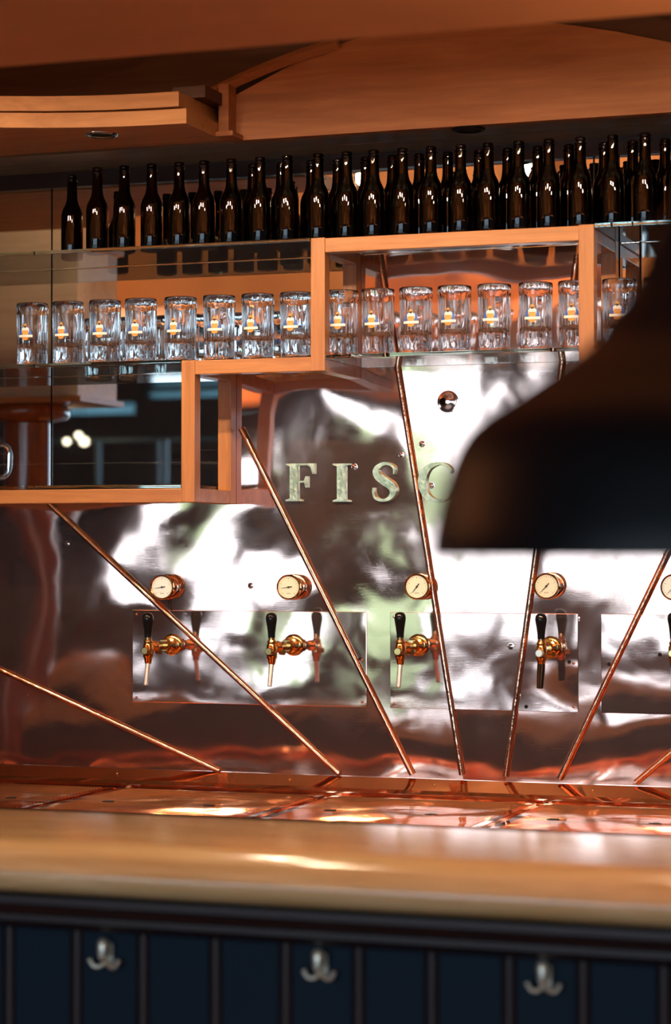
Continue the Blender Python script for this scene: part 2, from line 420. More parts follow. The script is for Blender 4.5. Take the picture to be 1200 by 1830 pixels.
C_G = [(.86, .72, .03), (.85, .83, .07), (.70, .94, .08), (.50, .96, .08), (.26, .86, .16), (.13, .64, .21), (.12, .42, .21), (.22, .18, .16), (.44, .045, .09), (.66, .05, .07), (.84, .16, .05), (.88, .28, .03)]
def letter(name, px0, pyt, pyb, kind, g, label):
    a = atY(px0, pyb); t = atY(px0, pyt); s = t.z - a.z
    th = .012
    if kind == 'poly': bm = rects_bm([[(x * s, z * s) for x, z in p] for p in g], th)
    else: bm = stroke_bm([(x * s, z * s, wd * s) for x, z, wd in g], th)
    o = link(name, bm, M['gilt']); o.location = (a.x, -.004, a.z)
    tag(o, label, 'letter', 'raised letters on the copper wall')
letter('letter_f', 514, 829, 896, 'poly', F_G, 'raised gilded capital letter F on the copper wall')
letter('letter_i', 598, 829, 897, 'poly', I_G, 'raised gilded capital letter I between F and S')
letter('letter_s', 667, 827, 897, 'stroke', S_G, 'raised gilded capital letter S left of the steep rod')
letter('letter_c', 750, 827, 898, 'stroke', C_G, 'raised gilded capital letter C right of the steep rod')

# ------------------------------------------------------------------ pressure gauges
def make_gauge(label, angle, pipe=False):
    t = empty('pressure_gauge', (0, 0, 0), label, 'gauge', 'pressure gauges')
    link('wall_flange', place(lathe([(0, 0), (.036, 0), (.036, .004), (.031, .007), (0, .007)], 36), (0, 0, 0), RX), M['copper_rod'], t, True, 40)
    link('case', place(lathe([(.029, .006), (.029, .030), (.0335, .033), (.0345, .036), (.0345, .046), (.0325, .048), (.030, .046), (.030, .043), (0, .043)], 40), (0, 0, 0), RX), M['brass'], t, True, 40)
    d = link('dial', place(lathe([(0, .0445), (.0298, .0445), (.0298, .0435)], 40), (0, 0, 0), RX), M['dial'], t)
    bm = bmesh.new()
    for i in range(21):
        a = math.radians(225 - 270 * i / 20); l0 = .0215 if i % 5 == 0 else .0245
        q = bmesh.new(); box(q, l0, .0275, -.0449, -.0445, -.0004, .0004)
        merge(bm, q, Matrix.Rotation(-a, 4, 'Y'))
    for (x, z, sw) in ((-.004, -.017, .002), (0, -.017, .002), (.004, -.017, .002)): box(bm, x - sw / 2, x + sw / 2, -.0449, -.0445, z - .001, z + .001)
    link('scale_marks', bm, M['ink'], d)
    q = prism([(-.009, -.0016), (-.011, 0), (-.009, .0016), (-.003, .0012), (.0205, .0004), (.0205, -.0004), (-.003, -.0012)], -.0462, -.0455)
    nb = bmesh.new(); merge(nb, q, Matrix.Rotation(-math.radians(angle), 4, 'Y')); merge(nb, lathe([(0, .0470), (.0028, .0466), (.0028, .0445)], 14), RX)
    link('needle', nb, M['ink'], t)
    if pipe: link('capillary', tube([(.004, -.012, -.034), (.008, -.006, -.05), (.012, -.004, -.066)], .0018, 8), M['dark_mould'], t)
    return t
G = [(302, 1049, 188, 'brass pressure gauge above the leftmost tap, needle pointing left'), (527, 1049, 188, 'brass pressure gauge beside the rod that ends near the letter F'),
     (755, 1048, 232, 'brass pressure gauge above the third tap, touching the steep rod'), (985, 1047, 226, 'brass pressure gauge above the tap with the black spout'), (1211, 1049, 226, 'brass pressure gauge above the right-hand plate')]
for i, (x, y, a, lb) in enumerate(G):
    c = atY(x, y); g = make_gauge(lb, a, i == 0); g.location = (c.x, -.004, c.z)

# ------------------------------------------------------------------ beer taps
def make_tap(label, depth, black_spout=False):
    t = empty('beer_tap', (0, 0, 0), label, 'beer tap', 'beer taps')
    L = depth
    link('rosette', place(lathe([(0, 0), (.030, 0), (.030, .003), (.026, .007), (.020, .010), (0, .010)], 36), (0, 0, 0), RX), M['brass'], t, True, 40)
    link('collar', place(lathe([(.0, .010), (.018, .010), (.020, .014), (.018, .018), (.0225, .021), (.0235, .027), (.0225, .033), (.017, .036), (.017, .044), (.014, .048), (0, .048)], 28), (0, 0, 0), RX), M['brass'], t, True, 45)
    nut = lathe([(0, .048), (.0175, .048), (.019, .050), (.019, .058), (.0175, .060), (0, .060)], 6)
    link('hex_nut', place(nut, (0, 0, 0), RX), M['brass'], t)
    link('body', place(lathe([(.0, .060), (.012, .060), (.0125, L - .05), (.0155, L - .046), (.0155, L - .038), (.0125, L - .034), (.0125, L - .008), (0, L - .006)], 24) if L > .12 else lathe([(0, .060), (.0135, .060), (.0135, L - .008), (0, L - .006)], 24), (0, 0, 0), RX), M['brass'], t, True, 45)
    link('lever_clamp', place(lathe([(0, .004), (.007, .004), (.007, .020), (0, .020)], 12), (.012, -(L - .03) if L > .12 else -.07, -.014), RX @ Matrix.Rotation(.9, 4, 'Y')), M['brass'], t, True, 45)
    link('valve', place(lathe([(0, -.046), (.0075, -.046), (.010, -.040), (.0105, -.032), (.0135, -.028), (.0145, -.018), (.0135, .006), (.0110, .010), (.0125, .014), (.0110, .018), (.0085, .021), (.0085, .027), (0, .027)], 24), (0, -L, 0)), M['brass'], t, True, 45)
    link('front_knob', place(lathe([(0, .026), (.0085, .026), (.0105, .024), (.0105, .012), (0, .012)], 24), (0, -L, -.010), RX), M['nickel'] if black_spout else M['brass'], t, True, 40)
    hp = [(0, .026), (.0095, .026), (.0098, .036), (.0120, .054), (.0150, .072), (.0154, .078), (.0140, .086), (.009, .0915), (0, .0930)]
    link('handle', place(lathe(hp, 28), (0, -L, 0), Matrix.Rotation(.03, 4, 'X')), M['black_plastic'], t, True, 60)
    link('ferrule', place(lathe([(0, .018), (.0088, .018), (.0092, .024), (.0088, .034), (0, .034)], 24), (0, -L, 0)), M['brass'], t, True, 45)
    r0, r1, l1 = (.0105, .0085, .100) if black_spout else (.0068, .0062, .103)
    link('spout', tube([(0, -L, -.040), (0, -L - .004, -.055), (0, -L - .016, -l1)], [r0, r0, r1], 16), M['black_plastic'] if black_spout else M['steel'], t, True, 50)
    return t
T = [(265, 1156, .165, 'brass beer tap at the left edge of the wide copper plate'), (486, 1157, .170, 'brass beer tap with chrome spout under the second gauge'),
     (716, 1157, .160, 'brass beer tap with chrome spout at the left edge of the middle plate'), (968, 1160, .105, 'brass beer tap with a black spout tip'),
     (1205, 1160, .150, 'brass beer tap at the right end of the row')]
for i, (x, y, d, lb) in enumerate(T):
    c = atY(x, y, -.0075 - d); t = make_tap(lb, d, i == 3); t.location = (c.x, -.0075, c.z)

# ------------------------------------------------------------------ copper ledge and drip trays below the wall
led = tag(link('copper_ledge', extrude_x([(-.004, ZB), (-.004, .90), (-.075, .90), (-.075, .983), (-.062, .992), (-.012, ZB)], -2.4, 2.6), M['copper_tray']), 'sloping copper ledge strip along the foot of the copper wall', 'ledge')
for x in (208, 517, 776, 1059):
    c = atY(x, 1393, -.045)
    link('screw', place(lathe([(0, .002), (.003, .0015), (.004, 0)], 10), (c.x, -.040, 1.0065), RX @ Matrix.Rotation(-.6, 4, 'X')), M['brass'], led, True)
tag(link('copper_worktop', B(-2.4, 2.6, -.80, -.0755, .93, .968, bev=.002), M['copper_tray']), 'flat copper worktop under the drip grates', 'worktop')
tag(link('worktop_rim', extrude_x([(-.80, .93), (-.80, .990), (-.790, .996), (-.778, .990), (-.778, .9685), (-.7795, .9685)][:5] + [(-.778, .93)], -2.4, 2.6), M['copper_tray']), 'raised copper rim along the front of the worktop', 'rim')
bpy.data.objects['worktop_rim'].location.y = -.0225
seams = [-1.9, -1.05, -.60, .02, .60, 1.15, 1.9]
glab = ['ribbed copper drip grate at the far left end', 'ribbed copper drip grate left of the slanting seam', 'ribbed copper drip grate below the first plate', 'ribbed copper drip grate below the middle plate', 'ribbed copper drip grate below the right-hand plate', 'ribbed copper drip grate at the right end']
for k, (a, b) in enumerate(zip(seams, seams[1:])):
    g = empty('drip_grate', ((a + b) / 2, -.42, .9685), glab[k], 'drip grate', 'ribbed drip grates'); hw = (b - a) / 2 - .012
    link('frame', box(box(B(-hw, -hw + .022, -.31, .31, 0, .007), hw - .022, hw, -.31, .31, 0, .007), -hw + .022, hw - .022, -.31, -.28, 0, .007), M['copper_tray'], g)
    link('plate', B(-hw + .022, hw - .022, -.28, .31, 0, .003), M['copper_tray'], g)
    bm = bmesh.new()
    for i in range(29):
        y = -.268 + i * .0198; merge(bm, extrude_x([(y - .0065, .003), (y - .003, .0085), (y + .003, .0085), (y + .0065, .003)], -hw + .024, hw - .024))
    tag(link('ribs', bm, M['copper_tray'], g), None, None, kind='stuff')
    for dx in (-.6, .35): link('drain_hole', place(lathe([(0, .0090), (.016, .0090), (.016, .003)], 18), (dx * hw, -.03, 0)), M['hole'], g)
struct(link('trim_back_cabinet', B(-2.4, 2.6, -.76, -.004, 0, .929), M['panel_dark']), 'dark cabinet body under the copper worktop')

# ------------------------------------------------------------------ wooden shelf frame
FY, PW, RH = -.30, .039, .038
XS = [-.309, .056, .767, 1.132]
ZL, ZM, ZT = 1.757, 2.095, 2.402           # undersides of the lower, middle and top rails
fr = empty('shelf_frame', (.41, 0, 1.757), 'stepped shelf frame of orange-brown wood fixed to the copper wall', 'shelf frame')
O = Vector((.41, 0, 1.757))
def fpart(nm, x0, x1, y0, y1, z0, z1, mt):
    bm = B(x0 - O.x, x1 - O.x, y0, y1, z0 - O.z, z1 - O.z, bev=.0018); return link(nm, bm, M[mt], fr)
h = PW / 2
YB = -.005
for x, z0, z1 in ((XS[0], ZL, ZM + RH), (XS[1], ZM, ZT + RH + .001), (XS[2], ZM, ZT + RH + .001), (XS[3], ZL, ZM + RH)):
    fpart('front_post', x - h, x + h, FY, FY + PW, z0, z1, 'woodz')
    fpart('back_post', x - h, x + h, YB - PW, YB, z0, z1, 'woodz')
    for zz in (z0, z1 - RH - (.001 if z1 > 2.4 else 0)): fpart('side_rail', x - h + .001, x + h - .001, FY + PW, YB - PW, zz, zz + RH - .001, 'wood')
for x0, x1, z in ((-2.2, XS[0] - h, ZL), (XS[0] + h, XS[1] - h, ZM), (XS[1] + h, XS[2] - h, ZT), (XS[2] + h, XS[3] - h, ZM), (XS[3] + h, 2.4, ZL)):
    fpart('front_rail', x0, x1, FY + .001, FY + PW - .001, z, z + RH - .001, 'wood')
# glass shelves
GT = .010
ZMUG, ZBOT, ZLOW = 2.136, 2.4425, 1.8055
def shelf(x0, x1, ztop, label, y0=FY):
    return tag(link('glass_shelf', B(x0, x1, y0, -.012, ztop - GT, ztop, bev=.001), M['shelf_glass']), label, 'glass shelf', 'glass shelves')
shelf(-2.2, XS[0] - h - .002, ZMUG, 'green-edged glass shelf carrying mugs left of the lower frame post')
shelf(XS[0] + h + .002, XS[1] - h - .002, ZMUG, 'glass shelf behind the middle wooden rail with two hidden edges', FY + PW + .001)
shelf(XS[1] + h + .002, XS[2] - h - .002, ZMUG, 'green-edged glass shelf carrying mugs inside the upper wooden frame')
shelf(XS[2] + h + .002, XS[3] - h - .002, ZMUG, 'glass shelf carrying the mug right of the upper frame', FY + PW + .001)
shelf(-2.2, XS[1] - h - .002, ZBOT, 'green-edged glass shelf carrying bottles left of the upper frame')
shelf(XS[1] + h + .002, XS[2] - h - .002, ZBOT, 'glass shelf carrying bottles on the upper wooden frame', FY + PW + .001)
shelf(XS[2] + h + .002, 2.4, ZBOT, 'green-edged glass shelf carrying bottles right of the upper frame')
shelf(-2.2, XS[0] - h - .002, ZLOW, 'glass shelf on the lower wooden rail', FY + .004)

# ------------------------------------------------------------------ bottles
bp = [(0, .0035), (.018, .0025), (.026, 0), (.0292, .0018), (.0303, .006), (.0303, .055), (.0303, .112), (.0294, .120), (.0272, .129), (.0232, .138), (.0190, .146), (.0163, .155), (.0148, .166), (.0139, .190), (.0134, .209), (.0135, .2105), (.0148, .2120), (.0150, .2165), (.0138, .2190), (.0128, .2200), (.0138, .2215), (.0142, .2245), (.0136, .2275), (.0120, .2290),
      (.0098, .2285), (.0092, .222), (.0095, .205), (.0110, .180), (.0125, .160), (.0150, .150), (.0205, .138), (.0250, .127), (.0272, .116), (.0275, .100), (.0275, .012), (.022, .0085), (0, .0105)]
bottle = link('beer_bottle', lathe(bp, 28), M['brown_glass'], None, True)
front_px = [129, 174, 222.5, 271.5, 320.5, 365, 414, 465, 514, 569, 620, 668, 720, 771, 824, 873, 928, 982, 1038, 1096, 1154, 1212, 1270, 1330, 1391, 1453]
back_px = [452, 503, 557, 604, 654, 702, 750, 801, 857, 908, 962, 1018, 1081, 1132, 1190, 1246, 1304, 1364, 1426]
ORD = 'first second third fourth fifth sixth seventh eighth ninth tenth eleventh twelfth thirteenth fourteenth fifteenth sixteenth seventeenth eighteenth nineteenth twentieth twenty-first twenty-second twenty-third twenty-fourth twenty-fifth twenty-sixth'.split()
def bottle_at(px, y, row):
    global bottle
    o = bottle if bottle else proto_b.copy()
    if not bottle: C.objects.link(o)
    bottle = None
    x = atY(px, 360, y).x
    o.location = (x, y, ZBOT + .0005); o.rotation_euler[2] = random.random() * 6
    if row == 0: lb, gp = f'brown beer bottle, {ORD[front_px.index(px)]} in the front row counting from the mirror joint', 'front-row bottles'
    else: lb, gp = f'brown beer bottle, {ORD[back_px.index(px)]} in the second row counting from the mirror joint', 'second-row bottles'
    tag(o, lb, 'bottle', gp)
proto_b = bottle
for p in front_px: bottle_at(p, -.235 if p != 129 else -.15, 0)
for p in back_px: bottle_at(p, -.145, 1)

# ------------------------------------------------------------------ mugs
def flute(r, z, a):
    if .018 < z < .146: return r * (1 - .075 * (1 - abs(math.cos(6 * a))) ** 1.4)
    return r
mp_ = [(0, .003), (.030, .003), (.036, 0), (.0405, .003), (.0418, .010), (.0418, .020), (.0418, .055), (.0425, .100), (.0432, .140), (.0432, .145), (.0440, .150), (.0440, .168), (.0432, .173), (.0415, .1740),
       (.0398, .172), (.0392, .160), (.0372, .140), (.0362, .100), (.0350, .062), (.0320, .053), (.022, .050), (0, .052)]
def decal(lo, hi, u0, u1, n, off, R=.0436, z0=.090):
    bm = bmesh.new(); prev = None
    for i in range(n + 1):
        u = u0 + (u1 - u0) * i / n; a = u / R; rr = R + off
        pr = [bm.verts.new((rr * math.sin(a), -rr * math.cos(a), z0 + q(u))) for q in (lo, hi)]
        if prev: bm.faces.new((prev[0], pr[0], pr[1], prev[1]))
        prev = pr
    return bm
def make_mug():
    t = empty('beer_mug', (0, 0, 0), 'x', 'mug')
    link('mug_body', lathe(mp_, 120, flute), M['glass'], t, True)
    hpth = [(0, .0415, .138), (0, .056, .141), (0, .070, .134), (0, .077, .116), (0, .077, .085), (0, .074, .062), (0, .066, .048), (0, .054, .042), (0, .0405, .044)]
    hs = spline(hpth, 4)
    link('handle', tube(hs, [.0085] + [.0075] * (len(hs) - 2) + [.0085], 14, flat=1.0), M['glass'], t, True)
    em = bmesh.new(); r = .0185
    semi = lambda u: 1.25 * math.sqrt(max(0, r * r - u * u)) - .005
    merge(em, decal(lambda u: -.006, semi, -r, r, 20, .0004), mi=0)                                   # blue arch
    foam = lambda u: .0105 + .005 * math.sqrt(max(0, 1 - (u / .0105) ** 2)) + .0009 * math.cos(u * 1300)
    merge(em, decal(lambda u: .001, foam, -.0105, .0105, 14, .0008), mi=1)                            # white foam
    merge(em, decal(lambda u: -.0205 + .005 * (abs(u) / .009) ** 3, lambda u: .006, -.009, .009, 10, .0012), mi=2)   # orange beer
    for uu in (-.005, 0, .005): merge(em, decal(lambda u: -.005, lambda u: .004, uu - .0013, uu + .0013, 2, .0015), mi=3)
    merge(em, decal(lambda u: -.0125, lambda u: -.0060, -.0205, .0205, 14, .0018), mi=1)              # banner
    merge(em, decal(lambda u: .0150, lambda u: .0170 + .0085 * math.sqrt(max(0, 1 - (u / .0062) ** 2)), -.0062, .0062, 8, .0010), mi=4)
    merge(em, decal(lambda u: .0125 + abs(u) * .9, lambda u: .0185, -.0055, .0055, 6, .0013), mi=5)
    link('emblem', em, [M['blue'], M['white'], M['orange'], M['orange_pale'], M['gold_print'], M['ink']], t)['label'] = 'printed emblem of a beer glass on a blue arch'
    return t
mug0 = make_mug(); used = False
def mug_at(x, y, z, label, group=None, rz=0):
    global used
    t = dup(mug0) if used else mug0
    used = True
    t.location = (x, y, z + .0005); t.rotation_euler[2] = rz; t['label'] = label
    if group: t['group'] = group
for i, p in enumerate([58, 122, 188, 252, 323, 392, 461, 530, 612, 676, 744, 813, 884, 958, 1029, 1108, 1182, 1254]):
    yy = -.213
    x = atY(p, 590, yy).x
    if p < 320: lb, gp = f'clear emblem mug on the left glass shelf, {ORD[3 - i]} from the lower frame post', 'mugs on the left glass shelf'
    elif p < 560: lb, gp = f'clear emblem mug behind the middle wooden rail, {ORD[i - 4]} from the lower frame post', 'mugs behind the middle rail'
    elif p < 1040: lb, gp = f'clear emblem mug inside the upper wooden frame, {ORD[i - 8]} from its post above the letters', 'mugs inside the upper frame'
    else: lb, gp = ['clear emblem mug right of the upper frame, beside the lamp shade', 'clear emblem mug right of the upper frame, second from its post', 'clear emblem mug right of the upper frame, third from its post'][i - 15], 'mugs right of the upper frame'
    mug_at(x, yy, ZMUG, lb, gp, random.uniform(-.12, .10))
c = atY(-150, 830, -.2)
mug_at(c.x, -.2, ZLOW, 'clear glass mug on the lowest shelf with its handle turned aside', None, math.radians(-105))

# ------------------------------------------------------------------ soffit, cornice and stepped arch panels above the shelves
ZS = 2.71
xe = atZ(333, 220, ZS).x
FA = -.29                                   # front face of the arch panel
struct(link('trim_soffit', box(box(bmesh.new(), -2.4, 2.6, -.14, .012, ZS, ZS + .02), -2.4, 2.6, FA + .0305, -.143, ZS, ZS + .02), M['soffit']), 'glossy wooden soffit above the bottles')
def cornice(depth_in, z0, z1, x1):
    bm = bmesh.new(); n = 24; top = []; rows = []
    for i in range(n + 1):
        x = -2.4 + (x1 + 2.4) * i / n
        t = max(0, (x1 - x) / .5); yf = -.555 - min(.13 * t * t * .9, .45) + depth_in
        rows.append([bm.verts.new(p) for p in ((x, yf, z0), (x, yf, z1), (x, -.292, z1), (x, -.292, z0))])
    for a, b in zip(rows, rows[1:]):
        for k in range(4): bm.faces.new((a[k], a[(k + 1) % 4], b[(k + 1) % 4], b[k]))
    bm.faces.new(rows[0][::-1]); bm.faces.new(rows[-1]); return bm
struct(link('trim_cornice_lower', cornice(0, ZS, ZS + .038, xe), M['cornice'], None, True, 30), 'curved wooden cornice over the left end of the shelves')
struct(link('trim_cornice_upper', cornice(.003, ZS + .045, ZS + .083, xe - .022), M['cornice'], None, True, 30), 'upper step of the curved wooden cornice')
struct(link('trim_cornice_gap', cornice(.03, ZS + .0382, ZS + .0448, xe - .03), M['dark_mould']))
struct(link('trim_cornice_end_board', B(xe - .08, xe + .012, -.46, -.295, ZS + .084, ZS + .115), M['panel_dark']))
struct(link('trim_cornice_post', box(B(xe + .002, xe + .03, -.345, FA - .002, ZS + .012, ZS + .14), xe + .002, xe + .05, -.365, FA - .002, ZS, ZS + .012), M['panel']))
def arch(pts, y, x_left, x_right):
    """arched panel: px outline of its top edge, closed down to the soffit"""
    w_ = [atY(px, py, y) for px, py in pts]
    poly = [(p.x, p.z) for p in w_]
    xl = poly[0][0] if x_left is None else x_left
    return [(xl, ZS + .0205 if x_left is None else ZS + .0205)] + ([] if x_left is None else [(x_left, poly[0][1])]) + poly + [(poly[-1][0], ZS + .0205)]
A1 = [(412, 176), (430, 165), (465, 146), (500, 127), (550, 101), (600, 81), (660, 63), (720, 50), (780, 41), (840, 36), (900, 35), (960, 38), (1030, 46), (1100, 56), (1200, 76), (1300, 104), (1400, 142), (1480, 180)]
p1 = arch(A1, FA, None, None)
p1 = [(p1[0][0], ZS)] + p1[1:-1] + [(p1[-1][0], ZS)]
struct(link('trim_arch_panel', prism(p1, FA, FA + .03), M['panel']), 'large arched wooden panel above the bottle shelf')
A2 = [(130, 165), (180, 145), (230, 125), (280, 107), (330, 89), (400, 68), (500, 45), (620, 24), (760, 8), (900, 2), (1040, 8), (1130, 21), (1200, 38), (1300, 66), (1400, 100), (1500, 140)]
p2 = arch(A2, FA + .055, None, None)
p2 = [(p2[0][0], ZS + .021)] + p2[1:-1] + [(p2[-1][0], ZS + .021)]
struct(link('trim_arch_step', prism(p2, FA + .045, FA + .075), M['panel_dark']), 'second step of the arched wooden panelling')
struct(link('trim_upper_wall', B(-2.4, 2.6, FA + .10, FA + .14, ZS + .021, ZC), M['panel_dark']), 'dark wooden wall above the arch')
# rim strip that follows the arch
path = [atY(px, py, FA - .03) for px, py in [(348, 178), (380, 160), (420, 140), (470, 118), (530, 95), (600, 73)]]
struct(link('trim_arch_rim', tube([(p.x, FA - .006, p.z) for p in path], .016, 4), M['panel']), 'curved wooden rim along the arch')
# recessed downlights in the soffit
for (px, py, lb) in ((182, 240, 'recessed downlight with metal ring in the soffit under the cornice'), (838, 230, 'recessed black downlight in the soffit under the arched panel')):
    c = atZ(px, py, ZS); c.y = max(c.y, -.26) if px > 400 else c.y
    t = empty('recessed_downlight', (c.x, c.y, ZS), lb, 'downlight', 'recessed downlights')
    link('ring', lathe([(.030, -.001), (.036, -.006), (.042, -.004), (.043, 0)], 32), M['chrome'] if px < 400 else M['black'], t, True)
    link('lens', lathe([(0, -.0035), (.030, -.0015)], 32), M['hole'], t, True)

# ------------------------------------------------------------------ painted beam over the counter
ZCAN = 2.55
struct(link('ceiling_canopy', B(XL, XR, -4.6, -1.95, ZCAN, ZC), M['terracotta']), 'terracotta painted dropped ceiling above the counter')

# ------------------------------------------------------------------ wooden bulkhead and column at the left end (seen in the mirror)
struct(link('trim_bulkhead', B(-3.6, -1.40, -1.60, -1.28, 2.17, ZC), M['bulk']), 'pale wooden bulkhead over the left end of the bar')
struct(link('trim_bulkhead_lip', B(-3.6, -1.38, -1.62, -1.26, 2.15, 2.17), M['wood']), 'wooden lip under the pale bulkhead')
cl = empty('wooden_column', (-1.665, -1.42, .0), 'round polished wooden column seen in the mirror at the left', 'column')
link('shaft', lathe([(0, 0), (.085, 0), (.085, 2.085), (0, 2.085)], 40), M['column'], cl, True, 50)
link('capital', lathe([(.085, 2.085), (.105, 2.09), (.14, 2.10), (.15, 2.112), (.15, 2.135), (.14, 2.1485), (0, 2.1485)], 40), M['column'], cl, True, 50)

# ------------------------------------------------------------------ bar counter
XC0, XC1 = -2.2, 3.4
CZ = 1.12
prof = [(-1.825, CZ), (-2.205, CZ), (-2.235, CZ - .002), (-2.262, CZ - .009), (-2.280, CZ - .022), (-2.285, CZ - .032), (-2.292, CZ - .040), (-2.296, CZ - .052), (-2.292, CZ - .066), (-2.282, CZ - .078), (-2.266, CZ - .086), (-2.245, CZ - .090), (-1.84, CZ - .090), (-1.83, CZ - .088), (-1.825, CZ - .08)]
ct = link('counter_top', extrude_x(prof, XC0, XC1), M['countertop'], None, True, 35)
tag(ct, 'thick polished honey-coloured wooden counter top with rounded nose', 'counter top')
bf = empty('bar_front', (.6, -2.2, 0), 'dark blue panelled bar front under the wooden counter top', 'bar front')
OB = Vector((.6, -2.2, 0))
def bpart(nm, bm, mt, sm=False): return link(nm, place(bm, -OB), M[mt], bf, sm, 40)
bpart('carcass', B(XC0, XC1, -2.16, -1.86, 0, CZ - .0905), 'dark_mould')
zt = .962
bpart('moulding', extrude_x([(-2.16, CZ - .091), (-2.275, CZ - .091), (-2.275, CZ - .104), (-2.262, CZ - .110), (-2.252, CZ - .124), (-2.236, CZ - .130), (-2.236, CZ - .140), (-2.226, CZ - .148), (-2.205, zt), (-2.16, zt)], XC0, XC1), 'dark_mould', False)
bat = [10, 131, 250, 380, 506, 637, 768, 907, 1040, 1185]
XB = [atY(px, 1760, -2.19).x for px in bat]
dx = sum(b - a for a, b in zip(XB, XB[1:])) / (len(XB) - 1)
XB = [XB[0] - dx * k for k in range(40, 0, -1)] + XB + [XB[-1] + dx * k for k in range(1, 40)]
XB = [x for x in XB if XC0 + .02 < x < XC1 - .02]
for a, b in zip(XB, XB[1:]): bpart('plank', B(a + .012, b - .012, -2.178, -2.161, .10, zt - .001, bev=.002), 'navy')
for x in XB: bpart('batten', place(lathe([(0, 0), (.0125, 0), (.0125, zt - .101), (0, zt - .101)], 14), (x, -2.1615 - .008, .10)), 'dark_mould', True)
bpart('back_panel', B(XC0, XC1, -1.8595, -1.850, .02, CZ - .0905), 'panel_dark')
bpart('plinth', B(XC0, XC1, -2.20, -2.16, 0, .099), 'dark_mould')
# coat hooks under the counter
hl = ['small metal coat hook on the plank at the left end of the bar front', 'small metal coat hook on the bar front, middle one of three', 'small metal coat hook at the right end of the bar front']
for k, (px, py) in enumerate(((188, 1706), (572, 1726), (973, 1748))):
    c = atY(px, py, -2.19)
    t = empty('coat_hook', (c.x, -2.178, c.z), hl[k], 'hook', 'coat hooks')
    link('back_plate', B(-.010, .010, -.003, -.0002, -.020, .020, bev=.001), M['nickel'], t)
    link('knob', place(lathe([(0, -.018), (.0045, -.017), (.0075, -.010), (.0105, .004), (.0112, .012), (.0090, .019), (.004, .0222), (0, .0225)], 24), (0, -.021, .008), Matrix.Rotation(-.25, 4, 'X')), M['nickel'], t, True, 60)
    link('arm', tube([(0, -.003, -.004), (0, -.016, -.008), (0, -.024, -.004)], .0045, 10), M['nickel'], t, True)
    for s in (-1, 1): link('prong', tube(spline([(0, -.006, -.014), (s * .010, -.012, -.021), (s * .021, -.015, -.020), (s * .028, -.016, -.008)], 4), [.0038] * 12 + [.0050], 10), M['nickel'], t, True)

# ------------------------------------------------------------------ black bell pendant lamps
lp = [(0, .28), (.019, .279), (.049, .2725), (.084, .2625), (.109, .25), (.1265, .2325), (.144, .205), (.1715, .165), (.194, .135), (.219, .115), (.249, .095), (.284, .0825), (.3065, .071), (.33, .058), (.35, .046), (.36, .030), (.40, .026), (.42, .012)]
ctr = CAM + FW * 2.0 + RT * ((1330 - 600) * 2.0 / FPX) + UP * ((915 - 998) * 2.0 / FPX)
def make_lamp(label):
    t = empty('pendant_lamp', (0, 0, 0), label, 'lamp', 'black pendant lamps before the bar')
    out = spline([(r, z, 0) for z, r in lp], 4)
    prof = [(q[0], q[1]) for q in out] + [(max(q[0] - .004, .006), q[1] - (.003 if q[1] > .02 else 0)) for q in reversed(out)]
    link('shade', lathe(prof, 64, close=True), M['black'], t, True, 60)
    link('cord', tube([(0, 0, .415), (0, 0, ZCAN - ctr.z)], .005, 8), M['black'], t, True)
    L = bpy.data.lights.new('bulb_light', 'POINT'); L.energy = 3; L.color = (1, .70, .40); L.shadow_soft_size = .03
    lo = bpy.data.objects.new('bulb_light', L); C.objects.link(lo); lo.parent = t; lo.location = (0, 0, .06)
    b = link('bulb', lathe([(0, .10), (.02, .104), (.033, .125), (.033, .15), (.018, .185), (.014, .215), (0, .215)], 24), mat('opal_bulb', (.8, .78, .7), 0, .3), t, True)
    return t
for k, lb in enumerate(['large black bell-shaped pendant lamp hanging before the copper wall', 'black pendant lamp next in the row, mirrored near the right plate', 'black pendant lamp mirrored as a dark patch behind the letters']):
    t = make_lamp(lb) if k == 0 else dup(bpy.data.objects['pendant_lamp'])
    t.location = (ctr.x - 1.5 * k, ctr.y, ctr.z); t['label'] = lb
# ------------------------------------------------------------------ warm ceiling spotlights behind the beam, and added fill spots
def spot(x, y, z, tx, ty, tz, power, ang, label):
    t = empty('ceiling_spotlight', (x, y, z), label, 'spotlight', 'warm spotlights behind the beam')
    d = (Vector((tx, ty, tz)) - Vector((x, y, z))).normalized(); q = d.to_track_quat('-Z', 'Y').to_matrix().to_4x4()
    link('housing', place(lathe([(.034, -.005), (.038, -.005), (.040, .02), (.040, .11), (.025, .125), (0, .125), (0, .115), (.030, .105), (.034, .02)], 28), (0, 0, 0), q), M['black'], t, True, 40)
    e = mat('warm_lens', (1, .8, .5), 0, .4); bsdf(e).inputs['Emission Color'].default_value = (1, .72, .42, 1); bsdf(e).inputs['Emission Strength'].default_value = 6
    link('lens', place(lathe([(0, .018), (.033, .018)], 28), (0, 0, 0), q), e, t)
    link('stem', tube([(0, 0, .1), (0, 0, ZC - z)], .008, 8), M['black'], t, True)
    L = bpy.data.lights.new('spot_light', 'SPOT'); L.energy = power; L.color = (1, .74, .48); L.spot_size = ang; L.spot_blend = .7; L.shadow_soft_size = .024
    o = bpy.data.objects.new('spot_light', L); C.objects.link(o); o.parent = t; o.location = d * .01; o.rotation_euler = d.to_track_quat('-Z', 'Y').to_euler()
SPL = ['near the bulkhead', 'second from the bulkhead', 'third from the bulkhead', 'fourth from the bulkhead', 'fifth from the bulkhead', 'sixth from the bulkhead']
for k, (x, tx) in enumerate(((-1.15, -.85), (-.55, -.45), (.05, -.05), (.65, .4), (1.25, .8), (1.85, 1.2))):
    spot(x, -1.88, 2.98, tx, -.2, 1.88, 64, 1.08, 'warm ceiling spotlight aimed at the shelves, ' + SPL[k])
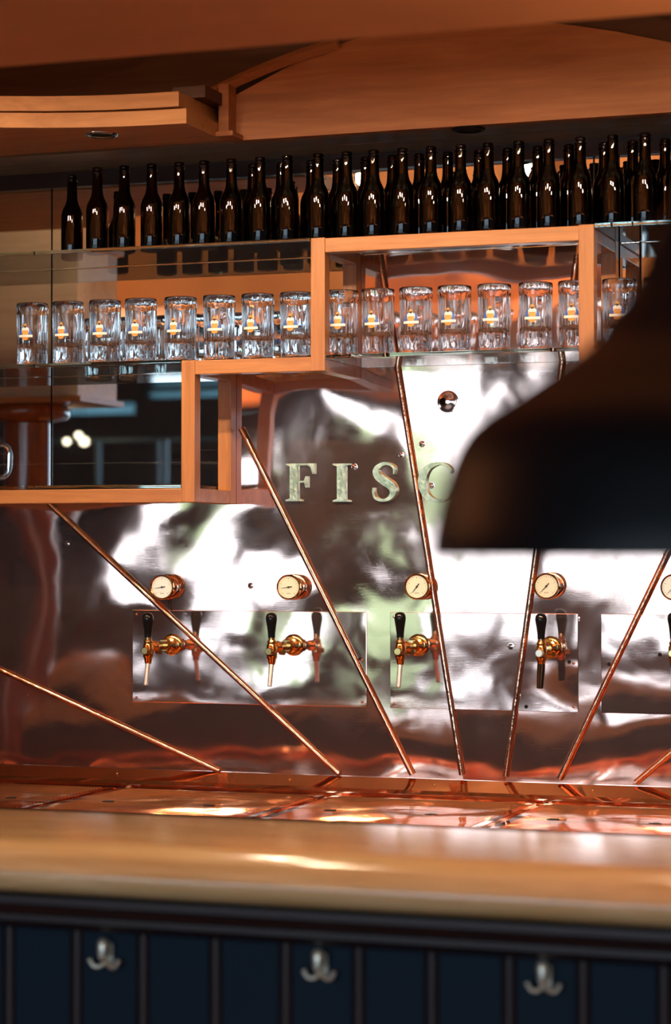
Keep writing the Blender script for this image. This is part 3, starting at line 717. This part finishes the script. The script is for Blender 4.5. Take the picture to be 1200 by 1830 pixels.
for k, x in enumerate((.1, 1.1)):
    spot(x, -1.80, 3.0, x, -2.06, 1.12, 30, 1.3, ['warm ceiling spotlight over the middle of the counter', 'warm ceiling spotlight over the right of the counter'][k])
spot(1.35, -1.75, 3.0, 1.3, -1.0, .97, 70, 1.2, 'warm ceiling spotlight aimed down at the right drip grates')
for k, x in enumerate((-.3, 1.0)):  # added lamps, out of view, that brighten the dropped ceiling's back face
    spot(x, -.62, 3.2, x, -1.95, 2.95, 75, 1.9, ['warm spotlight above the cornice turned to the dropped ceiling', 'warm spotlight above the arched panel turned to the dropped ceiling'][k])
spot(-1.0, -.75, 3.2, -1.75, -1.45, 2.3, 22, 1.5, 'warm ceiling spotlight turned towards the pale bulkhead')  # added lamp that makes the bulkhead brighter in the mirror
def uplighter(loc, power, label):  # unseen lamps added to lighten the underside of the dropped ceiling
    fl = empty('floor_uplighter', loc, label, 'floor lamp', 'floor uplighters')
    link('base', lathe([(0, 0), (.15, 0), (.15, .02), (.02, .03), (0, .03)], 32), M['black'], fl, True, 40)
    link('pole', lathe([(0, .03), (.012, .03), (.012, 1.62), (0, 1.62)], 16), M['black'], fl, True, 40)
    link('bowl', lathe([(0, 1.62), (.05, 1.63), (.12, 1.68), (.14, 1.72), (.136, 1.72), (.11, 1.685), (.05, 1.64), (0, 1.635)], 32), M['black'], fl, True, 40)
    L = bpy.data.lights.new('uplight', 'SPOT'); L.energy = power; L.color = (1, .72, .44); L.spot_size = 2.7; L.spot_blend = .6; L.shadow_soft_size = .06
    lo = bpy.data.objects.new('uplight', L); C.objects.link(lo); lo.parent = fl; lo.location = (0, 0, 1.74); lo.rotation_euler = (math.pi, 0, 0)
uplighter((2.75, -2.75, 0), 230, 'tall black floor uplighter beyond the right end of the counter')
uplighter((-2.3, -2.75, 0), 230, 'tall black floor uplighter beyond the left end of the counter')
# ------------------------------------------------------------------ gallery rail across the room (seen in the mirror) and trees outside
def in_mirror(px, py, dist):
    p = atY(px, py, dist); return Vector((p.x, -dist, p.z))         # the room point that shows at this pixel in the wall mirror
h0 = in_mirror(250, 786, 8.6); hb = in_mirror(297, 871, 8.6).z
gr = empty('gallery_railing', (h0.x, -8.6, hb), 'pale blue gallery railing reflected in the mirror', 'railing')
rz_ = h0.z - hb
link('deck', B(-1.6, .9, -.9, .1, -.20, -.001), M['dark_mould'], gr)
link('handrail', B(-1.6, .9, 0, .05, rz_ - .012, rz_ + .012), M['blue_rail'], gr)
for px, wd in ((297, .020), (178, .014), (285, .010), (60, .014)):
    bx = in_mirror(px, 800, 8.6).x - h0.x
    link('baluster', B(bx - wd, bx + wd, .005, .045, 0, rz_ - .0125), M['blue_rail'], gr)
for px, py in ((140, 778), (150, 789), (119, 789)):
    g = in_mirror(px, py, 8.2); e = bpy.data.materials.get('lit_globe')
    if not e:
        e = mat('lit_globe', (1, .9, .75), 0, .5); bsdf(e).inputs['Emission Color'].default_value = (1, .85, .6, 1); bsdf(e).inputs['Emission Strength'].default_value = 5
    t = empty('globe_lamp', g, {140: 'uppermost lit globe lamp of a cluster seen in the mirror', 150: 'larger lit globe lamp below the uppermost one in the mirror', 119: 'lit globe lamp next to the wooden column in the mirror'}[px], 'lamp', 'lit globe lamps in the mirror')
    k_ = 1.35 if px == 150 else 1
    link('globe', lathe([(r_ * k_, z_ * k_) for r_, z_ in [(0, -.022), (.016, -.016), (.023, 0), (.016, .016), (0, .022)]], 16), e, t, True)
    link('cord', tube([(0, 0, .0205 * k_), (0, 0, ZC - g.z)], .003, 6), M['black'], t)

def tree(x, y, h_, r, label):
    t = empty('tree', (x, y, -.1), label, 'tree', 'trees outside the windows')
    link('trunk', lathe([(0, 0), (.12, 0), (.09, h_ * .6), (0, h_ * .6)], 12), M['bark'], t, True)
    bm = bmesh.new()
    for k in range(9):
        q = bmesh.new(); bmesh.ops.create_icosphere(q, subdivisions=3, radius=r * random.uniform(.4, .6))
        for vv in q.verts: vv.co *= 1 + .25 * noise.noise(vv.co * 4 + Vector((k * 7, 0, 0)))
        merge(bm, q, Matrix.Translation((random.uniform(-.6, .6) * r, random.uniform(-.5, .5) * r, h_ * .62 + random.uniform(-.3, .7) * r)))
    link('crown', bm, M['leaf'], t)
tree(-5.6, -17.0, 2.0, .95, 'leafy tree standing outside the windows')
struct(link('floor_outside', B(-30, 30, -40, YF - .21, -.2, -.1), M['paving']), 'pale paving outside the windows')
